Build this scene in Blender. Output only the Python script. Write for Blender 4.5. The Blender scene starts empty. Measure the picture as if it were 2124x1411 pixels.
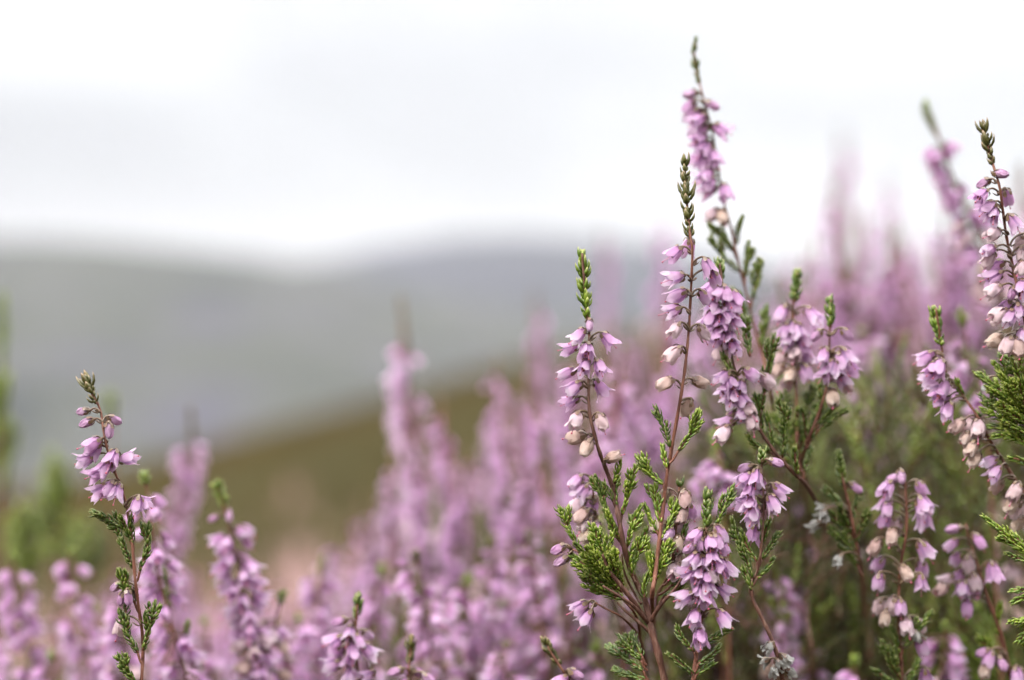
import bpy, math, random
import numpy as np
from mathutils import Vector, Matrix, noise
R = random.Random(11)
S = bpy.context.scene
COL = S.collection
FPX, CZ, D0 = 3540.0, 0.36, 0.333          # focal length in photo pixels, camera height, focus distance
MM = 0.001

def P(px, py, Y):
    return Vector(((px - 1062.0) / FPX * Y, Y, CZ - (py - 705.5) / FPX * Y))
def ground_z(x, y):
    r = math.hypot(x, y)
    z = (0.27 if x < 0 else 0.27 - .10 * min(1, x / (.15 * abs(y) + .2))) * x * (1 - min(1, abs(x) / 260.0) * 0.35) - 0.0067 * y
    if r > 60: z -= 0.23 * (r - 60) ** 1.02
    z += 0.02 * noise.noise(Vector((x * 1.5, y * 1.5, 0))) * min(1, r)
    z += 0.35 * noise.noise(Vector((x * .08, y * .08, 3))) * min(1, max(0, r - 3) / 20)
    fl = -66 + 5 * noise.noise(Vector((x * .003, y * .003, 7)))
    return max(z, fl) if r > 60 else z

# ------------------------------------------------------------------ materials
def mat(name):
    m = bpy.data.materials.new(name); m.use_nodes = True
    nt = m.node_tree; nt.nodes.clear()
    return m, nt, nt.nodes, nt.links
def N(nt, t, **kw):
    n = nt.nodes.new(t)
    for k, v in kw.items():
        if k.startswith('i_'):
            n.inputs[k[2:].replace('_', ' ')].default_value = v
        else: setattr(n, k, v)
    return n
def ramp(nt, fac, stops):
    n = nt.nodes.new('ShaderNodeValToRGB'); cr = n.color_ramp
    while len(cr.elements) < len(stops): cr.elements.new(0.5)
    for e, (p, c) in zip(cr.elements, stops):
        e.position = p; e.color = (*c, 1)
    nt.links.new(fac, n.inputs[0]); return n.outputs[0]
def mix(nt, fac, a, b, mode='MIX'):
    n = nt.nodes.new('ShaderNodeMix'); n.data_type = 'RGBA'; n.blend_type = mode
    for s, v in ((n.inputs[0], fac), (n.inputs[6], a), (n.inputs[7], b)):
        if hasattr(v, 'links') or hasattr(v, 'is_linked'): nt.links.new(v, s)
        elif isinstance(v, (int, float)): s.default_value = v
        else: s.default_value = (*v, 1)
    return n.outputs[2]
def math_(nt, op, a, b=0.0, clamp=False):
    n = nt.nodes.new('ShaderNodeMath'); n.operation = op; n.use_clamp = clamp
    for s, v in ((n.inputs[0], a), (n.inputs[1], b)):
        if isinstance(v, (int, float)): s.default_value = v
        else: nt.links.new(v, s)
    return n.outputs[0]
def attr(nt, name):
    n = nt.nodes.new('ShaderNodeAttribute'); n.attribute_name = name
    return n.outputs['Fac']
def objco(nt): return nt.nodes.new('ShaderNodeTexCoord').outputs['Object']
def tex_noise(nt, vec, scale, detail=3, rough=.6):
    n = N(nt, 'ShaderNodeTexNoise'); n.inputs['Scale'].default_value = scale
    n.inputs['Detail'].default_value = detail; n.inputs['Roughness'].default_value = rough
    nt.links.new(vec, n.inputs['Vector']); return n.outputs['Fac']
def bump(nt, h, dist, strength=1.0):
    n = N(nt, 'ShaderNodeBump'); n.inputs['Distance'].default_value = dist
    n.inputs['Strength'].default_value = strength
    nt.links.new(h, n.inputs['Height']); return n.outputs[0]
def finish(nt, col, rough=.5, nrm=None, transl=0.0, tcol=None, spec=.4, sss=0, sheen=0):
    b = N(nt, 'ShaderNodeBsdfPrincipled')
    nt.links.new(col, b.inputs['Base Color'])
    b.inputs['Roughness'].default_value = rough
    b.inputs['Specular IOR Level'].default_value = spec
    if sheen: b.inputs['Sheen Weight'].default_value = sheen
    if nrm is not None: nt.links.new(nrm, b.inputs['Normal'])
    out = N(nt, 'ShaderNodeOutputMaterial'); sh = b.outputs[0]
    if transl:
        t = N(nt, 'ShaderNodeBsdfTranslucent'); nt.links.new(tcol if tcol is not None else col, t.inputs[0])
        if nrm is not None: nt.links.new(nrm, t.inputs['Normal'])
        mx = N(nt, 'ShaderNodeMixShader'); mx.inputs[0].default_value = transl
        nt.links.new(sh, mx.inputs[1]); nt.links.new(t.outputs[0], mx.inputs[2]); sh = mx.outputs[0]
    nt.links.new(sh, out.inputs[0])

def petal_mat(name, base, mid, tip, alt, transl=.54, vein=.5):
    m, nt, nd, lk = mat(name)
    u, v, r = attr(nt, 'u'), attr(nt, 'v'), attr(nt, 'r')
    c = ramp(nt, u, [(0, base), (.45, mid), (1, tip)])
    rnd = nt.nodes.new('ShaderNodeObjectInfo').outputs['Random']
    c = mix(nt, math_(nt, 'MULTIPLY', rnd, .75), c, alt)
    c = mix(nt, math_(nt, 'MULTIPLY', r, .22), c, tip)
    vn = N(nt, 'ShaderNodeTexWave', wave_type='BANDS', bands_direction='X')
    cb = N(nt, 'ShaderNodeCombineXYZ'); lk.new(v, cb.inputs[0]); lk.new(math_(nt, 'MULTIPLY', u, .25), cb.inputs[1])
    lk.new(cb.outputs[0], vn.inputs[0]); vn.inputs['Scale'].default_value = 1.6
    vn.inputs['Distortion'].default_value = .8; vn.inputs['Detail'].default_value = 2
    nz = tex_noise(nt, objco(nt), 900, 3)
    f = math_(nt, 'MULTIPLY', math_(nt, 'MULTIPLY', vn.outputs['Fac'], nz), vein, True)
    c = mix(nt, f, c, base)
    h = math_(nt, 'ADD', math_(nt, 'MULTIPLY', vn.outputs['Fac'], .5), nz)
    finish(nt, c, .42, bump(nt, h, .00022), transl, None, .35, sheen=.1)
    return m
M = {}
M['pink'] = petal_mat('heather_pink', (.74, .30, .60), (.92, .58, .88), (.98, .92, .96), (.87, .47, .83))
M['inner'] = petal_mat('inner_petal', (.44, .17, .47), (.70, .41, .75), (.92, .76, .93), (.68, .36, .70))
M['bud'] = petal_mat('bud_pink', (.66, .42, .56), (.72, .36, .64), (.78, .42, .72), (.88, .64, .82), .35)
M['blush'] = petal_mat('blush_petal', (.62, .36, .42), (.82, .60, .70), (.90, .76, .76), (.80, .58, .56), .35)
M['cream'] = petal_mat('faded_cream_petal', (.42, .22, .13), (.86, .68, .54), (.92, .82, .72), (.84, .54, .60), .36, 1.3)
M['dry'] = petal_mat('dry_white_petal', (.30, .27, .22), (.62, .60, .55), (.70, .70, .67), (.48, .46, .42), .2, .8)
def leaf_mat(name, a, b, tip, dark):
    m, nt, nd, lk = mat(name)
    u, r = attr(nt, 'u'), attr(nt, 'r')
    rnd = nt.nodes.new('ShaderNodeObjectInfo').outputs['Random']
    c = mix(nt, r, a, b)
    c = mix(nt, math_(nt, 'MULTIPLY', rnd, .5), c, dark)
    c = mix(nt, math_(nt, 'MULTIPLY', math_(nt, 'POWER', u, 5.0), .8), c, tip)
    nz = tex_noise(nt, objco(nt), 700, 2)
    c = mix(nt, math_(nt, 'MULTIPLY', nz, .5), c, dark)
    finish(nt, c, .4, bump(nt, nz, .0002), .16, None, .5)
    return m
M['leaf'] = leaf_mat('heather_leaf', (.08, .15, .008), (.25, .33, .020), (.48, .40, .12), (.045, .095, .008))
M['leafd'] = leaf_mat('heather_leaf_deep', (.05, .10, .010), (.14, .20, .018), (.34, .26, .09), (.035, .065, .010))
M['leafb'] = leaf_mat('heather_leaf_brown', (.055, .075, .014), (.13, .14, .03), (.34, .17, .10), (.07, .055, .022))
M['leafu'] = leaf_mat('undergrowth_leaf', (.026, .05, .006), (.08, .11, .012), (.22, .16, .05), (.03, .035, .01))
M['calyx'] = leaf_mat('calyx_scale', (.11, .07, .04), (.16, .12, .06), (.30, .14, .11), (.10, .05, .035))
def bark_mat(name, a, b, c3, scale=500):
    m, nt, nd, lk = mat(name)
    mp = N(nt, 'ShaderNodeMapping'); lk.new(objco(nt), mp.inputs[0]); mp.inputs['Scale'].default_value = (1, 1, .22)
    n1 = tex_noise(nt, mp.outputs[0], scale * 2.2, 4, .7); n2 = tex_noise(nt, objco(nt), scale * .35, 2)
    c = ramp(nt, n1, [(.3, a), (.55, b), (.75, c3)])
    c = mix(nt, math_(nt, 'MULTIPLY', n2, .5), c, a)
    finish(nt, c, .6, bump(nt, n1, .0005), 0, None, .3)
    return m
M['stem'] = bark_mat('young_stem', (.075, .026, .016), (.17, .065, .038), (.30, .16, .11))
M['wood'] = bark_mat('woody_stem', (.04, .016, .011), (.12, .05, .032), (.34, .23, .17))
m, nt, nd, lk = mat('stigma_red'); u = attr(nt, 'u')
finish(nt, ramp(nt, u, [(0, (.66, .36, .50)), (.8, (.60, .22, .34)), (1, (.50, .10, .16))]), .35, None, .2); M['stig'] = m
m, nt, nd, lk = mat('anther_brown')
finish(nt, mix(nt, tex_noise(nt, objco(nt), 800), (.12, .03, .04), (.26, .08, .05)), .6); M['anther'] = m

# ------------------------------------------------------------------ mesh builder
class MB:
    def __init__(s): s.v = []; s.f = []; s.m = []; s.u = []; s.r = []; s.w = []
    def vert(s, p, u=0.0, r=0.0, w=0.0):
        s.v.append((p[0], p[1], p[2])); s.u.append(u); s.r.append(r); s.w.append(w); return len(s.v) - 1
    def face(s, *i, m=0): s.f.append(i); s.m.append(m)
    def mesh(s, name, mats, smooth=True):
        me = bpy.data.meshes.new(name); me.from_pydata(s.v, [], s.f)
        for k in mats: me.materials.append(M[k])
        me.polygons.foreach_set('material_index', s.m)
        if smooth: me.polygons.foreach_set('use_smooth', [True] * len(s.f))
        for nm, d in (('u', s.u), ('r', s.r), ('v', s.w)):
            a = me.attributes.new(nm, 'FLOAT', 'POINT'); a.data.foreach_set('value', d)
        me.update(); return me
    def add(s, o, mtx, mo=0):
        k = len(s.v)
        for p in o.v:
            q = mtx @ Vector(p); s.v.append((q.x, q.y, q.z))
        s.u += o.u; s.r += o.r; s.w += o.w
        s.f += [tuple(i + k for i in f) for f in o.f]; s.m += [i + mo for i in o.m]
def frame(z, hint=None):
    z = z.normalized(); h = hint or (Vector((0, 0, 1)) if abs(z.z) < .9 else Vector((1, 0, 0)))
    x = (h - z * h.dot(z)); 
    if x.length < 1e-9: x = z.orthogonal()
    x.normalize(); return x, z.cross(x), z
def mframe(o, z, hint=None, roll=0.0):
    x, y, z = frame(z, hint)
    m = Matrix((( x.x, y.x, z.x, o.x), (x.y, y.y, z.y, o.y), (x.z, y.z, z.z, o.z), (0, 0, 0, 1)))
    return m @ Matrix.Rotation(roll, 4, 'Z')
def smooth_path(pts, n=4):
    out = []; L = len(pts)
    for i in range(L - 1):
        p0, p1, p2, p3 = pts[max(0, i - 1)], pts[i], pts[i + 1], pts[min(L - 1, i + 2)]
        for k in range(n):
            t = k / n
            out.append(0.5 * ((2 * p1) + (p2 - p0) * t + (2 * p0 - 5 * p1 + 4 * p2 - p3) * t * t + (3 * p1 - p0 - 3 * p2 + p3) * t ** 3))
    out.append(pts[-1].copy()); return out
def tube(b, pts, rad, m=0, sides=8, rough=0.0, u0=0, u1=1):
    prev = None; L = len(pts); nx = None
    for i, p in enumerate(pts):
        t = (pts[min(L - 1, i + 1)] - pts[max(0, i - 1)])
        if t.length < 1e-12: t = Vector((0, 0, 1))
        x, y, t = frame(t, nx); nx = x
        r = rad(i / (L - 1)) if callable(rad) else rad
        ring = []
        for k in range(sides):
            a = k / sides * 6.28318
            rr = r * (1 + (rough * (R.random() - .5) if rough else 0))
            ring.append(b.vert(p + (x * math.cos(a) + y * math.sin(a)) * rr, u0 + (u1 - u0) * i / (L - 1), .5))
        if prev:
            for k in range(sides):
                b.face(prev[k], prev[(k + 1) % sides], ring[(k + 1) % sides], ring[k], m=m)
        else: b.face(*ring[::-1], m=m)
        prev = ring
    b.face(*prev, m=m)

# ------------------------------------------------------------------ flower pieces (local +Z is the flower's axis, metres)
def petal(b, az, L, Wd, rf, curv, nu=7, nv=3, m=0, rr=0.5, z0=0.0, wig=0.0, curl=0.0):
    er = Vector((math.cos(az), math.sin(az), 0)); et = Vector((-math.sin(az), math.cos(az), 0))
    rows = []; ph = R.random() * 6
    for i in range(nu + 1):
        u = 1 - (1 - i / nu) ** 1.35; w = Wd * ((u ** .62) * max(0, 1 - u ** 5) ** .6 + .16 * (1 - u) + .03)
        row = []
        for j in range(-nv, nv + 1):
            s = j / nv; t = s * w
            r = rf(u) - t * t * curv + wig * math.sin(ph + s * 3 + u * 7) * u
            z = z0 + u * L - abs(s) ** 2 * .06 * L * u * u + curl * u * u * s
            row.append(b.vert((er * r + et * t) + Vector((0, 0, z)), u, rr, s * 1.5 + 2))
        rows.append(row)
    for i in range(nu):
        for j in range(2 * nv):
            b.face(rows[i][j], rows[i][j + 1], rows[i + 1][j + 1], rows[i + 1][j], m=m)
def blob(b, c, r, m=0, u=1.0, sx=1, sz=1, seg=7, rings=5, jag=0):
    top = None; prev = None
    for i in range(rings + 1):
        th = math.pi * i / rings
        if i in (0, rings):
            cur = [b.vert(c + Vector((0, 0, r * sz * math.cos(th))), u, .5)]
        else:
            cur = [b.vert(c + Vector((r * sx * math.sin(th) * math.cos(a), r * sx * math.sin(th) * math.sin(a), r * sz * math.cos(th))) * (1 + jag * (R.random() - .5)), u, .5) for a in [k / seg * 6.283 for k in range(seg)]]
        if prev:
            for k in range(seg):
                k2 = (k + 1) % seg
                if len(prev) == 1: b.face(prev[0], cur[k], cur[k2], m=m)
                elif len(cur) == 1: b.face(prev[k], cur[0], prev[k2], m=m)
                else: b.face(prev[k], cur[k], cur[k2], prev[k2], m=m)
        prev = cur
def bell(R0, flare, close=0.0):
    def f(u):
        r = R0 * math.sin(min(1, u * 1.75 + .18) * math.pi / 2)
        if u > .5: r += flare * (u - .5) ** 1.5 * 2.8
        r -= close * u * u * R0
        return max(r, .00008)
    return f
def flower_parts(kind, lod=0):
    """returns (petals, calyx, stigma) builders for one flower"""
    nu, nv = (8, 3) if lod == 0 else (4, 1)
    p, c, s = MB(), MB(), MB()
    q = R.uniform; a0 = q(0, 1.57)
    L = {'o': 4.2, 'h': 4.0, 'b': 3.4, 'f': 3.7, 'p': 3.9, 'd': 3.0}[kind] * MM * q(.93, 1.07)
    if kind == 'o':
        fl = q(.5, 1.1) * MM; R0 = q(1.2, 1.4) * MM
        for k in range(4):
            petal(p, a0 + k * 1.5708 + q(-.1, .1), L * q(.95, 1.05), q(1.0, 1.18) * MM, bell(R0, fl * q(.6, 1.5)), 260, nu, nv, 0, R.random(), 0, .00009, q(-.25, .25) * MM)
        for k in range(4):
            petal(p, a0 + .785 + k * 1.5708 + q(-.12, .12), L * q(.66, .78), q(.75, .9) * MM, bell(R0 * .82, fl * q(.2, .9)), 320, nu - 2, nv, 1, R.random(), .3 * MM, .00006)
    elif kind == 'h':
        R0 = q(1.15, 1.3) * MM
        for k in range(4):
            petal(p, a0 + k * 1.5708 + q(-.1, .1), L * q(.95, 1.05), q(1.2, 1.35) * MM, bell(R0, q(0, .35) * MM, q(.1, .3)), 300, nu, nv, 0, R.random(), 0, .00007)
        for k in range(4):
            petal(p, a0 + .785 + k * 1.5708, L * .8, .8 * MM, bell(R0 * .8, 0, .2), 320, nu - 2, nv, 1, R.random(), .2 * MM)
    elif kind == 'b':
        R0 = q(.82, .98) * MM
        for k in range(4):
            petal(p, a0 + k * 1.5708, L, q(1.0, 1.1) * MM, bell(R0, 0, q(.72, .85)), 420, nu, nv, 0, R.random(), 0, .00003)
        for k in range(4):
            petal(p, a0 + .785 + k * 1.5708, L * .94, .7 * MM, bell(R0 * .9, 0, .8), 420, nu - 2, nv, 0, R.random(), 0)
    elif kind in 'fp':
        R0 = q(1.3, 1.5) * MM
        for k in range(4):
            petal(p, a0 + k * 1.5708 + q(-.12, .12), L * q(.92, 1.08), q(1.25, 1.45) * MM, bell(R0, q(-.1, .35) * MM * (2 if kind == 'p' else 1), q(.3, .62) * (.6 if kind == 'p' else 1)), 330, nu + 2, nv, 0, R.random(), 0, .00024, q(-.3, .3) * MM)
        for k in range(3):
            petal(p, a0 + .785 + k * 2.1, L * .85, .9 * MM, bell(R0 * .8, 0, .4), 320, nu - 2, nv, 0, R.random(), 0, .0001)
    else:
        R0 = q(.8, 1.1) * MM
        for k in range(5):
            petal(p, a0 + k * 1.2566 + q(-.3, .3), L * q(.6, 1.05), q(.6, .95) * MM, bell(R0, q(-.5, 1.3) * MM, q(0, .4)), q(200, 600), nu, nv, 0, R.random(), 0, .0003, q(-.8, .8) * MM)
        blob(p, Vector((0, 0, 1.1 * MM)), .7 * MM, 0, .1, 1, 1.2, jag=.3)
    nc = 5 if lod == 0 else 3
    cr = {'b': .9, 'd': .8}.get(kind, 1.22) * MM
    for k in range(nc):
        petal(c, a0 + .4 + k * 6.283 / nc + q(-.15, .15), q(1.1, 1.6) * MM, q(.45, .6) * MM, bell(cr, q(.05, .3) * MM), 400, 4 if lod == 0 else 2, 1, 0, R.random(), -.25 * MM)
    blob(c, Vector((0, 0, -.15 * MM)), .42 * MM, 0, .2, 1, .9, seg=6, rings=4)
    if kind in 'ohp' or (kind == 'f' and q(0, 1) < .6):
        bx, by = q(-.5, .5) * MM, q(-.5, .5) * MM
        e = L * q(.95, 1.26)
        pts = [Vector((0, 0, .6 * MM)), Vector((bx * .4, by * .4, L * .6)), Vector((bx, by, e))]
        tube(s, smooth_path(pts, 3), lambda t: (.1 - .03 * t) * MM, 0, 5, 0, .1, .8)
        blob(s, Vector((bx, by, e)), q(.16, .22) * MM, 0, 1, 1, .9, seg=6, rings=4)
        if kind in 'oh' and lod == 0:
            for k in range(8):
                a = k * .785 + q(-.2, .2); z = L * q(.5, .68)
                blob(s, Vector((math.cos(a) * .38 * MM, math.sin(a) * .38 * MM, z)), .15 * MM, 1, 1, 1, 2.2, seg=5, rings=4)
    return p, c, s
PM = {'o': ['pink', 'inner'], 'h': ['pink', 'inner'], 'b': ['bud'], 'f': ['cream'], 'p': ['blush', 'inner'], 'd': ['dry']}
NVAR = {'o': 9, 'h': 5, 'b': 4, 'f': 6, 'p': 5, 'd': 5}
FL0, FL1, RAW = {}, {}, {}
for k in 'ohbfpd':
    FL0[k] = []; FL1[k] = []; RAW[k] = []
    for i in range(NVAR[k]):
        p, c, s = flower_parts(k, 0)
        FL0[k].append((p.mesh('petals', PM[k]), c.mesh('calyx', ['calyx']), s.mesh('stigma', ['stig', 'anther']) if s.v else None))
    for i in range(4):
        p, c, s = flower_parts(k, 1)
        w = MB(); w.add(p, Matrix.Identity(4)); w.add(c, Matrix.Identity(4), 2)
        RAW[k].append(w)
        w2 = MB(); w2.add(w, Matrix.Identity(4)); w2.add(s, Matrix.Identity(4), 3)
        FL1[k].append(w2.mesh('flower', (PM[k] * 2)[:2] + ['calyx', 'stig', 'anther']))

# ------------------------------------------------------------------ leaves
def leaf(b, o, ax, out, L, Wd, spl, m=0, lod=0):
    """keeled scale leaf: leaves the axis along ax, bends to out by spl and curves back in"""
    side = ax.cross(out).normalized(); r = R.random()
    if lod:
        d = (ax * math.cos(spl) + out * math.sin(spl)); n = side.cross(d)
        a = b.vert(o, 0, r); q = o + d * L * .5
        l = b.vert(q + side * Wd, .5, r); e = b.vert(q - side * Wd, .5, r)
        k = b.vert(q - n * Wd * .8, .5, r); t = b.vert(o + d * L - out * L * .06, 1, r)
        for x, y in ((l, k), (k, e), (e, l)):
            b.face(a, x, y, m=m); b.face(t, y, x, m=m)
        return
    prev = None; pos = o.copy(); 
    us = (0, .22, .5, .78, 1)
    for i, u in enumerate(us):
        an = spl * (1.35 - 1.1 * u); d = ax * math.cos(an) + out * math.sin(an)
        if i: pos = pos + d * L * (u - us[i - 1])
        n = d.cross(side)
        if n.dot(out) < 0: n = -n
        w = Wd * (.45, .95, 1, .62, .08)[i]; h = w * .75
        ring = [b.vert(pos + side * w, u, r), b.vert(pos + n * h, u, r), b.vert(pos - side * w, u, r), b.vert(pos - n * h * .35, u, r)]
        if prev:
            for k in range(4): b.face(prev[k], prev[(k + 1) % 4], ring[(k + 1) % 4], ring[k], m=m)
        prev = ring
    b.face(*prev, m=m)
def leafy(b, pts, L=1.5 * MM, Wd=.33 * MM, step=.62 * MM, spl=.5, m=0, ms=1, lod=0, ax_r=.3 * MM, whorl=0):
    """shoot along pts clothed in four ranks of scale leaves"""
    pts = smooth_path(pts, 5)
    tube(b, pts, lambda t: ax_r * (1 - .5 * t), ms, 5 if lod == 0 else 3)
    acc = 0; nxt = step * .3; k = 0; x0 = None; tot = sum((pts[i + 1] - pts[i]).length for i in range(len(pts) - 1))
    ph = R.uniform(0, 3.14)
    for i in range(len(pts) - 1):
        seg = (pts[i + 1] - pts[i]); sl = seg.length
        if sl < 1e-9: continue
        x, y, z = frame(seg, x0); x0 = x
        while nxt <= acc + sl:
            t = nxt / tot; o = pts[i] + seg * ((nxt - acc) / sl)
            f = 1.0
            if whorl:
                f = (.7 + .6 * (.5 + .5 * math.cos(nxt / whorl * 6.283 + 1.3 * math.sin(nxt * 900 + ph))) ** 1.5) * R.uniform(.85, 1.15)
            f *= .8 + .2 * min(1, t * 4); 
            if t > .85: f *= 1 - (t - .85) * 2.2
            gap = R.random()
            for q in (0, 1):
                if lod == 0 and gap < .12 and q: continue
                a = ph + (k % 2) * 1.5708 + q * 3.1416 + R.uniform(-.25, .25)
                out = x * math.cos(a) + y * math.sin(a)
                leaf(b, o + out * ax_r * .6, z, out, L * f * R.uniform(.68, 1.22), Wd * (f ** .5) * R.uniform(.8, 1.15), spl * R.uniform(.5, 1.6) * (1 - .55 * max(0, t - .75) * 4), m, lod)
            nxt += step * R.uniform(.85, 1.15) * (1 if not whorl else (1.2 - .5 * math.cos(nxt / whorl * 6.283))); k += 1
        acc += sl
    x, y, z = frame(pts[-1] - pts[-2])
    for q in range(4):
        out = x * math.cos(q * 1.57) + y * math.sin(q * 1.57)
        leaf(b, pts[-1] - z * L * .3, z, out, L * .62, Wd * .8, .25, m, lod)

# ------------------------------------------------------------------ objects
def link(name, me, parent=None, mtx=None):
    o = bpy.data.objects.new(name, me); COL.objects.link(o)
    if parent is not None: o.parent = parent
    if mtx is not None: o.matrix_basis = mtx
    return o
def thing(name, loc, label, cat, group=None):
    o = bpy.data.objects.new(name, None); COL.objects.link(o); o.location = loc
    o.empty_display_size = .01; o['label'] = label; o['category'] = cat
    if group: o['group'] = group
    return o
def parse(s):
    out = []
    for t in s.split():
        k = t[0]; t = t[1:]; ang = tilt = None
        if '^' in t: t, tilt = t.split('^'); tilt = float(tilt)
        if '@' in t: t, ang = t.split('@'); ang = float(ang)
        x, y = t.split(','); out.append((k, float(x), float(y), ang, tilt))
    return out
def near_on(path, x, y, lo=None):
    best = None
    for i in range(len(path) - 1):
        ax, ay = path[i][:2]; bx, by = path[i + 1][:2]
        dx, dy = bx - ax, by - ay; l = dx * dx + dy * dy
        t = 0 if l == 0 else max(0, min(1, ((x - ax) * dx + (y - ay) * dy) / l))
        qx, qy = ax + dx * t, ay + dy * t; d = (qx - x) ** 2 + (qy - y) ** 2
        if best is None or d < best[0]: best = (d, qx, qy)
    return best[1], best[2], math.sqrt(best[0])

def sprig(label, group, Y, path, tip=None, flowers='', shoots='', lod=0, r_top=.3, r_bot=.6, auto=None, brown=False, tipmode=None, tsc=1.0,
          name='heather_sprig', cat='heather', deep=False, sink=True, branches=(), leafL=1.6, woody=False, side=0, back=None):
    """path: photo-pixel polyline from top to bottom; tip: y at which the leafy tip ends and the flowers begin"""
    dep = lambda y: Y + (0 if not back else max(0, y - back[0]) * back[1])
    W = [P(x, y, dep(y)) for x, y in path]
    # jitter in depth so a sprig is not flat
    ph = R.uniform(0, 6); W = [w + Vector((0, math.sin(ph + i * 1.1) * .0012, 0)) for i, w in enumerate(W)]
    base = W[-1].copy()
    full = smooth_path(W, 4)
    if sink:
        gx = base.x + R.uniform(-.01, .01); gz = ground_z(gx, base.y + .03) - .01
        d = (W[-1] - W[-2]).normalized()
        q1 = base + Vector((d.x * .03, 0, -abs(base.z - gz) * .3)); q2 = Vector((q1.x + d.x * .02, base.y + .03, gz))
        full = full[:-1] + smooth_path([base, base * .5 + q1 * .5 + Vector((0, 0, 0)), q1, q2], 4)
        org = q2.copy()
    else: org = base.copy()
    root = thing(name, org, label, cat, group)
    loc = lambda v: v - org
    n_vis = len(path) * 4; nt_ = len(full)
    sm = MB()
    scale = Y / D0
    def rad(t):
        i = t * (nt_ - 1)
        f = min(1.0, i / max(1, n_vis)); g = max(0, (i - n_vis) / max(1, nt_ - n_vis))
        return (r_top + (r_bot - r_top) * f ** 1.3 + g * .8) * .5 * 1.15 * MM * (1 + .12 * math.sin(i * 1.7 + ph))
    tube(sm, [loc(v) for v in full], rad, 0, 9 if lod == 0 else 5, .1)
    for br in branches:
        pts, ra, rb = br
        bw = [P(x, y, Y + dy * MM) for x, y, dy in pts]
        tube(sm, [loc(v) for v in smooth_path(bw, 4)], lambda t: (ra + (rb - ra) * t) * .8 * MM, 0, 7, .12)
    pp = []
    sp = smooth_path([Vector((x, y, 0)) for x, y in path], 4)
    pp = [(v.x, v.y) for v in sp]
    allp = pp + [q for br in branches for q in []]
    # small scale leaves hugging the flowering stem
    tl = MB()
    if tip:
        tp = [Vector((x, y, 0)) for x, y in pp if y <= tip]
        if len(tp) < 2: tp = [Vector((*pp[0], 0)), Vector((*pp[1], 0))]
        tw = [loc(P(v.x, v.y, Y)) for v in tp][::-1][::2] if len(tp) > 4 else [loc(P(v.x, v.y, Y)) for v in tp][::-1]
        if (tw[-1] - loc(P(*pp[0], Y))).length > 1e-6: tw.append(loc(P(*pp[0], Y)))
        wh = {None: 0, 'whorl': 3.6 * MM, 'knot': 3.0 * MM}[tipmode]
        k_ = tsc * (1.0 if lod == 0 else 1.15)
        leafy(tl, tw, (2.35 if tipmode else 2.0) * MM * k_, .56 * MM * k_, (.62 if tipmode == 'whorl' else .44) * MM, .62, 0, 1, lod, .3 * MM, wh)
        link('leafy_tip', tl.mesh('leafy_tip', ['leafb' if brown else ('leafd' if deep else 'leaf'), 'stem']), root)
    fl = parse(flowers)
    placed = []
    if auto:
        y0, y1, step, kinds, sd = auto
        y = y0
        while y < y1:
            i = min(range(len(pp)), key=lambda k: abs(pp[k][1] - y)); t = (y - y0) / (y1 - y0)
            k = R.choice(kinds[min(len(kinds) - 1, int(t * len(kinds)))])
            az = R.uniform(-2.0, 2.0) if not sd else R.gauss(0, .75)
            hor = Vector((math.sin(az) if not sd else sd * math.cos(az), -math.cos(az) if not sd else math.sin(az), 0))
            if R.random() < .25: hor = -hor
            dr = (hor * R.uniform(.55, 1.0) + Vector((0, 0, -R.uniform(.35, .9)))).normalized()
            if k == 'b' and t < .15: dr = (hor + Vector((0, 0, R.uniform(-.3, .5)))).normalized()
            node = P(pp[i][0], y, Y); bs = node + hor * R.uniform(1.0, 2.4) * MM + Vector((0, 0, R.uniform(-.6, .8) * MM))
            placed.append((k, bs, dr, node)); y += step * R.uniform(.7, 1.3)
    Lk = {'o': 4.2, 'h': 4.0, 'b': 3.4, 'f': 3.7, 'p': 3.9, 'd': 3.0}
    for k, x, y, ang, tilt in fl:
        nx, ny, d = near_on(pp, x, y)
        dx = x - nx
        if ang is None:
            ax = max(-1.3, min(1.3, dx / 24)) ; vx, vy = ax * .8 + R.uniform(-.12, .12), 1.0
            if k == 'b': vx *= 1.4
            if k == 'f': vy *= 1.1
            l = math.hypot(vx, vy); vx, vy = vx / l, vy / l
        else: vx, vy = math.cos(math.radians(ang)), math.sin(math.radians(ang))
        if tilt is None: tilt = R.uniform(8, 38) if abs(dx) < 16 else R.uniform(-22, 24)
        ti = math.radians(tilt)
        dr = Vector((vx * math.cos(ti), -math.sin(ti), -vy * math.cos(ti)))
        yo = (-2.2 if tilt > 5 else (1.6 if tilt < -8 else -.4)) * MM * R.uniform(.8, 1.1)
        c = P(x, y, Y) + Vector((0, yo, 0)); c = P(x, y, c.y)
        bs = c - dr * Lk[k] * MM * .5 * scale
        bx = 1062 + bs.x / bs.y * FPX; by = 705.5 - (bs.z - CZ) / bs.y * FPX
        nx, ny, d = near_on(pp, bx, by + 6 + .35 * abs(bx - nx))
        placed.append((k, bs, dr, P(nx, ny, Y)))
    ss = 1.0 if auto and not fl else scale
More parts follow.
